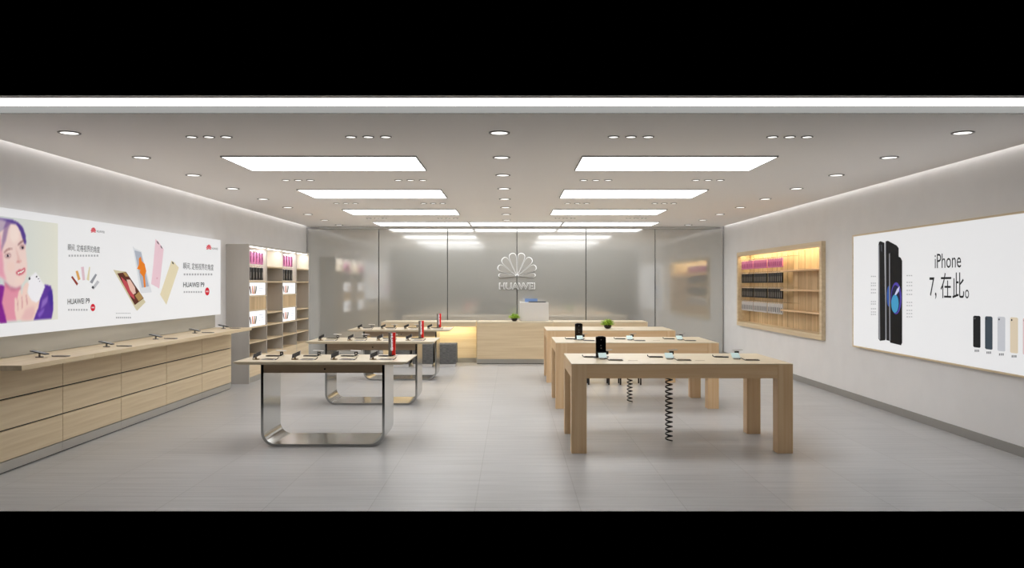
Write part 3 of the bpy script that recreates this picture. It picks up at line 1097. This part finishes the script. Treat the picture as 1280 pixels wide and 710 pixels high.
def steel_table():
    W, D, H = 1.76, .84, LT_H
    t = thing('steel_leg_table', '', 'table', (0, 0, 0), 0, 'steel-legged display tables')
    # tabletop with an undercut edge
    bm = new()
    x0, x1, y0, y1 = -.24, 1.50, -.13, .71
    lo = [(x0 + .05, y0 + .012), (x1 - .05, y0 + .012), (x1 - .05, y1 - .012), (x0 + .05, y1 - .012)]
    hi = [(x0, y0), (x1, y0), (x1, y1), (x0, y1)]
    A = [bm.verts.new((x, y, H - .03)) for x, y in lo]
    B = [bm.verts.new((x, y, H - .010)) for x, y in hi]
    C = [bm.verts.new((x, y, H)) for x, y in hi]
    bm.faces.new(A)
    bm.faces.new(C)
    for P, Q in ((A, B), (B, C)):
        for k in range(4):
            bm.faces.new((P[k], P[(k + 1) % 4], Q[(k + 1) % 4], Q[k]))
    obj('tabletop', bm, M['top'], t)
    # U shaped steel loop: width 1.257, depth .60, band 25 mm
    w, d, th, r = 1.257, .60, .026, .15
    out, inn = [], []
    prof = [(0, H - .031), (0, r)]
    for k in range(1, 11):
        a = math.pi + (math.pi / 2) * k / 10
        prof.append((r + r * math.cos(a), r + r * math.sin(a)))
    prof.append((w - r, 0))
    for k in range(1, 11):
        a = 1.5 * math.pi + (math.pi / 2) * k / 10
        prof.append((w - r + r * math.cos(a), r + r * math.sin(a)))
    prof.append((w, H - .031))
    ri = r - th
    pin = [(th, H - .031), (th, r)]
    for k in range(1, 11):
        a = math.pi + (math.pi / 2) * k / 10
        pin.append((r + ri * math.cos(a), r + ri * math.sin(a)))
    pin.append((w - r, th))
    for k in range(1, 11):
        a = 1.5 * math.pi + (math.pi / 2) * k / 10
        pin.append((w - r + ri * math.cos(a), r + ri * math.sin(a)))
    pin.append((w - th, H - .031))
    bm = new()
    n = len(prof)
    V = [[bm.verts.new((x, y, z)) for x, z in P] for P in (prof, pin) for y in (0, d)]
    of, ob, nf, nb_ = V
    for k in range(n - 1):
        bm.faces.new((of[k], of[k + 1], ob[k + 1], ob[k]))
        bm.faces.new((nf[k], nb_[k], nb_[k + 1], nf[k + 1]))
        bm.faces.new((of[k], nf[k], nf[k + 1], of[k + 1]))
        bm.faces.new((ob[k], ob[k + 1], nb_[k + 1], nb_[k]))
    for k in (0, n - 1):
        bm.faces.new((of[k], ob[k], nb_[k], nf[k]))
    lo_ = obj('leg_loop', bm, M['steel'], t)
    for p in lo_.data.polygons:
        p.use_smooth = False
    obj('apron', box(new(), th + .001, w - th - .001, .004, d - .004, H - .125, H - .031), M['brown'], t)
    obj('lock', cyl(new(), (w / 2 + .02, .002, H - .085), .010, .004, 'y', 14), M['chrome'], t)
    return t


ST = steel_table()
sl = ['front display table on a polished steel loop in the left row', 'middle display table on a polished steel loop in the left row', 'rear display table on a polished steel loop, before the stools']
for i, y in enumerate(LT_Y):
    if i == 0:
        ST.location = (-2.549, y, 0)
        ST['label'] = sl[0]
    else:
        dup(ST, (-2.549, y, 0), sl[i])

# phones and signs on the two nearer wooden tables
TH = .8755
pv = pw = pb = pg = None
for i in (0, 1):
    tn = TNAME[i]
    for j in range(3):
        pos = ('left', 'middle', 'right')[j]
        cx, cy = TX + .36 + j * .69, TY[i] + .52
        ls = f'pale cyan tilted price card on the {tn} wooden table, {pos} group'
        lf = f'slim silver phone lying in front of the {pos} card on {tn} wooden table'
        lk = f'dark phone lying behind the {pos} card on the {tn} wooden table'
        lg = f'small black clip stand behind the {pos} card on {tn} wooden table'
        if pv is None:
            pv = thing('card_stand', ls, 'card stand', (cx, cy, TH), 0, 'cyan card stands on the wooden tables')
            R = Matrix.Translation((0, 0, .034)) @ Matrix.Rotation(math.radians(32), 4, 'X')
            obj('card', xf(box(new(), -.042, .042, -.042, .042, -.002, .002, .001), R), M['cyan'], pv)
            obj('foot', cyl(cyl(new(), (0, -.05, .006), .036, .012, seg=20), (0, -.01, .014), .007, .024, seg=10), M['phone_grey'], pv)
            pw = phone((cx + .115, cy - .19, TH), math.radians(80), M['phone_grey'], lf, 'silver phones on the wooden tables')
            cable(pw, [(0, .072, .006), (.006, .088, .012), (.02, .105, .02), (.03, .12, .01)], .004)
            pb = phone((cx - .105, cy + .16, TH), math.radians(78), M['black'], lk, 'dark phones on the wooden tables')
            cable(pb, [(0, .072, .006), (-.004, .086, .012), (-.008, .09, .024)], .005)
            pg = thing('clip_stand', lg, 'clip stand', (cx + .06, cy + .17, TH), 0, 'black clip stands on the wooden tables')
            obj('clip', box(new(), -.022, .022, -.012, .012, .030, .064, .002), M['black'], pg)
            obj('foot', cyl(new(), (0, 0, .005), .026, .010, seg=18), M['phone_grey'], pg)
            obj('plate', xf(box(new(), -.05, .05, -.028, .028, 0, .003), Matrix.Translation((.01, 0, .074)) @ Matrix.Rotation(-.06, 4, 'Y')), M['phone_grey'], pg)
            obj('post', cyl(new(), (0, .004, .039), .003, .066, seg=8), M['chrome'], pg)
        else:
            dup(pv, (cx, cy, TH), ls)
            dup(pw, (cx + .115, cy - .19, TH), lf)
            dup(pb, (cx - .105, cy + .16, TH), lk)
            dup(pg, (cx + .06, cy + .17, TH), lg)
    # tall black device stand behind the left card
    t = thing('device_tower', f'tall black device box standing behind the left card on {tn} wooden table', 'device', (TX + .355, TY[i] + .64, TH), 0, 'black device towers')
    obj('body', prism(new(), rrect(.105, .214, .012, 3, 0, .113), lambda u, v, d: (u, d, v), -.022, .022), M['screen'], t)
    obj('top_cap', box(new(), -.03, .03, -.014, .014, .2205, .226, .001), M['black'], t)
    obj('base', box(new(), -.075, .07, -.05, .04, 0, .0055, .001), M['black'], t)
    bm = new()
    for q, z in enumerate((.19, .13, .10, .05)):
        cyl(bm, (-.0 if q % 2 else .002, -.0225, z), .006, .001, 'y', 12)
    obj('badge', bm, M['phone_grey'], t)


def plant(loc, label):
    t = thing('potted_plant', label, 'plant', loc, random.random(), 'small round potted plants')
    bm = new()
    prof = [(.028, 0), (.052, .012), (.066, .035), (.068, .055), (.060, .066), (.052, .066), (.050, .05)]
    rings = [[bm.verts.new((r * math.cos(2 * math.pi * k / 20), r * math.sin(2 * math.pi * k / 20), z)) for k in range(20)] for r, z in prof]
    for a, b in zip(rings, rings[1:]):
        for k in range(20):
            bm.faces.new((a[k], a[(k + 1) % 20], b[(k + 1) % 20], b[k]))
    bm.faces.new(rings[0])
    bm.faces.new(rings[-1])
    o = obj('pot', bm, M['pot'], t)
    bm = new()
    for q in range(130):
        th = random.uniform(0, 2 * math.pi)
        ph_ = math.acos(random.uniform(.0, 1))
        L = random.uniform(.085, .12)
        d = Vector((math.sin(ph_) * math.cos(th), math.sin(ph_) * math.sin(th), math.cos(ph_) * 1.0 + .12))
        p0 = Vector((d.x * .02, d.y * .02, .056))
        side = d.cross(Vector((0, 0, 1)))
        side = side.normalized() if side.length > .05 else Vector((1, 0, 0))
        n = side.cross(d)
        w = random.uniform(.010, .016)
        pts = [p0 - side * w * .4, p0 + d * L * .55 - side * w + n * .004, p0 + d * L, p0 + d * L * .55 + side * w + n * .004, p0 + side * w * .4]
        a = [bm.verts.new(p) for p in pts]
        b = [bm.verts.new(p - n * .003) for p in pts]
        bm.faces.new(a)
        bm.faces.new(b[::-1])
        for k in range(5):
            bm.faces.new((a[k], b[k], b[(k + 1) % 5], a[(k + 1) % 5]))
    obj('foliage', bm, M['green'], t)
    return t


plant((.119 * 13.95 + .005, 13.92, .8745), 'round green leafy plant in dark bowl on the rear wooden table')
plant((.05, 16.74, .8715), 'round green leafy plant in dark bowl on the back counter')

# ------------------------------------------------------------------ back counter
BY = 16.5
t = thing('reception_counter', 'pale wood reception counter block with metal plinth before the logo', 'counter', (0, BY, 0))
obj('front_panel', box(new(), -.724, .842, 0, .02, .101, .752, .002), M['wood_x'], t)
obj('upper_panel', box(new(), -.724, .842, 0, .02, .755, .838, .002), M['wood_x'], t)
obj('body', box(new(), -.724, .842, .021, .70, .101, .838), M['wood_y'], t)
obj('countertop', box(new(), -.724, .842, -.002, .70, .84, .87, .002), M['top'], t)
obj('plinth', box(new(), -.724, .842, .012, .69, .012, .1), M['plinth'], t)
obj('plinth_gap', box(new(), -.724, .842, .03, .67, 0, .0115), M['dark'], t)
for a, b, n in ((-2.70, -.742, 'left'), (.852, 2.80, 'right')):
    t = thing('wing_counter', f'{n} wing of the back counter with overhanging wood top and glowing recess', 'counter', (a, BY, 0), 0, 'wing counters beside the reception block')
    w = b - a
    obj('countertop', box(new(), 0, w, 0, .70, .84, .87, .002), M['top'], t)
    obj('apron', box(new(), 0, w, .004, .024, .765, .8395, .001), M['wood_x'], t)
    obj('back_panel', box(new(), .0, w, .26, .69, .101, .8395), M['wood_x'], t)
    obj('plinth', box(new(), .0, w, .28, .68, .001, .1), M['plinth'], t)
    obj('strip_light', box(new(), .03, w - .03, .03, .05, .82, .835), M['led_warm'], t)
    area_light('counter_light', (a + w / 2, BY + .06, .81), w - .1, .03, 5.0, (1, .92, .60), (math.radians(30), 0, 0))

tag(obj('counter_screen', box(new(), 0, .60, 0, .34, 0, .39, .004), M['white'], loc=(.17, 16.80, .8715)), 'plain white box standing on the reception counter', 'box')
t = thing('laptop', 'thin black laptop lying on top of the white box', 'laptop', (.52, 16.92, 1.2625))
obj('keyboard_base', box(new(), -.17, .19, -.10, .12, 0, .018, .004), M['black'], t)
obj('trackpad', box(new(), -.04, .06, -.09, -.03, .0185, .0195), M['signgrey'], t)
tag(obj('blue_folder', xf(box(new(), -.135, .135, -.004, .004, 0, .075, .002), Matrix.Rotation(-.15, 4, 'X')), M['blue'], loc=(.41, 17.085, 1.2628)),
    'small pale blue panel standing behind the black laptop', 'panel')

# ------------------------------------------------------------------ logo on the back wall
lg = thing('wall_logo', 'halo-lit flower logo with lettering on the grey glass back wall', 'logo', (.115, YB - .022, 0))
SCL = (YB - .03) / 1000


def FBk(u, v, d):      # u,v picture-scaled millimetres about the logo centre
    return (u, -d, v)


zc = 1.65 + 10.0 * SCL
R_ = .525
for pl in petals(0, 0, R_, .98):
    pts = [(x, zc - y) for x, y in pl]
    cx_, cy_ = sum(p[0] for p in pts) / len(pts), sum(p[1] for p in pts) / len(pts)
    big_ = [(cx_ + (p[0] - cx_) * 1.13, cy_ + (p[1] - cy_) * 1.09) for p in pts]
    e = obj('petal_halo', prism(new(), big_, FBk, .004, .010), M['halo'], lg)
    obj('petal', prism(new(), pts, FBk, .0105, .028), M['logo_plate'], lg)
zt, zb = 1.65 + 1.6 * SCL, 1.65 - 6.6 * SCL
obj('letter_halo', text_bm('HUAWEI', FBk, -.412, .412, zb, zt, .004, .03, .006), M['halo'], lg)
obj('lettering', text_bm('HUAWEI', FBk, -.40, .40, zb + .012, zt - .012, .012, .0, .014), M['logo_plate'], lg)

# ------------------------------------------------------------------ stools
pf = None
for k, x in enumerate((-2.235, -1.775, -1.315)):
    lb = ['charcoal cube stool before the left wing counter, leftmost', 'charcoal cube stool before the left wing counter, middle one', 'charcoal cube stool before the left wing counter, rightmost'][k]
    if pf is None:
        pf = thing('cube_stool', lb, 'stool', (x, 15.9, 0), 0, 'charcoal cube stools')
        obj('seat_cushion', box(new(), -.205, .205, 0, .41, .06, .455, .012), M['felt'], pf)
        obj('base_plinth', box(new(), -.185, .185, .015, .395, 0, .059, .003), M['white'], pf)
    else:
        dup(pf, (x, 15.9, 0), lb)
lsx = None
for k, x in enumerate((1.42, 1.94)):
    lb = ['low black stool standing before the rear wooden table, left one', 'low black stool standing before the rear wooden table, right one'][k]
    if lsx is None:
        lsx = thing('low_stool', lb, 'stool', (x, 13.06, 0), 0, 'low black stools')
        obj('seat', box(new(), -.19, .19, 0, .26, .30, .335, .01), M['black'], lsx)
        for a in (-.165, .165):
            for b in (.02, .24):
                obj('leg', cyl(new(), (a, b, .15), .013, .298, seg=12), M['black'], lsx)
    else:
        dup(lsx, (x, 13.06, 0), lb)

# ------------------------------------------------------------------ phones on the left counter
pa = ps = None
for k, y in enumerate((7.45, 8.68, 9.88, 11.10, 12.20)):
    n = ['nearest', 'second nearest', 'middle', 'second farthest', 'farthest'][k]
    la = f'black phone on tilted silver stand, {n} one on left counter'
    lb = f'pale grey phone lying flat before its stand, {n} one on left counter'
    A_, B_ = (-4.40, y, .9675), (-4.24, y + .07, .9675)
    if pa is None:
        pa = thing('phone_stand', la, 'phone stand', A_, 0, 'phone stands on the left counter')
        obj('foot', cyl(cyl(new(), (0, 0, .004), .034, .008, seg=18), (0, 0, .02), .010, .03, seg=10), M['phone_grey'], pa)
        R = Matrix.Translation((0, 0, .047)) @ Matrix.Rotation(.22, 4, 'Y')
        obj('phone_body', xf(prism(new(), rrect(.15, .074, .010, 3), lambda u, v, d: (u, v, d), -.006, .002), R), M['black'], pa)
        obj('phone_screen', xf(prism(new(), rrect(.128, .064, .004, 1), lambda u, v, d: (u, v, d), .0022, .003), R), M['screen'], pa)
        ps = phone(B_, math.radians(82), M['phone_grey'], lb, 'pale phones on the left counter')
        cable(ps, [(0, .072, .006), (.0, .09, .008), (.02, .11, .006)], .003)
    else:
        dup(pa, A_, la)
        dup(ps, B_, lb)
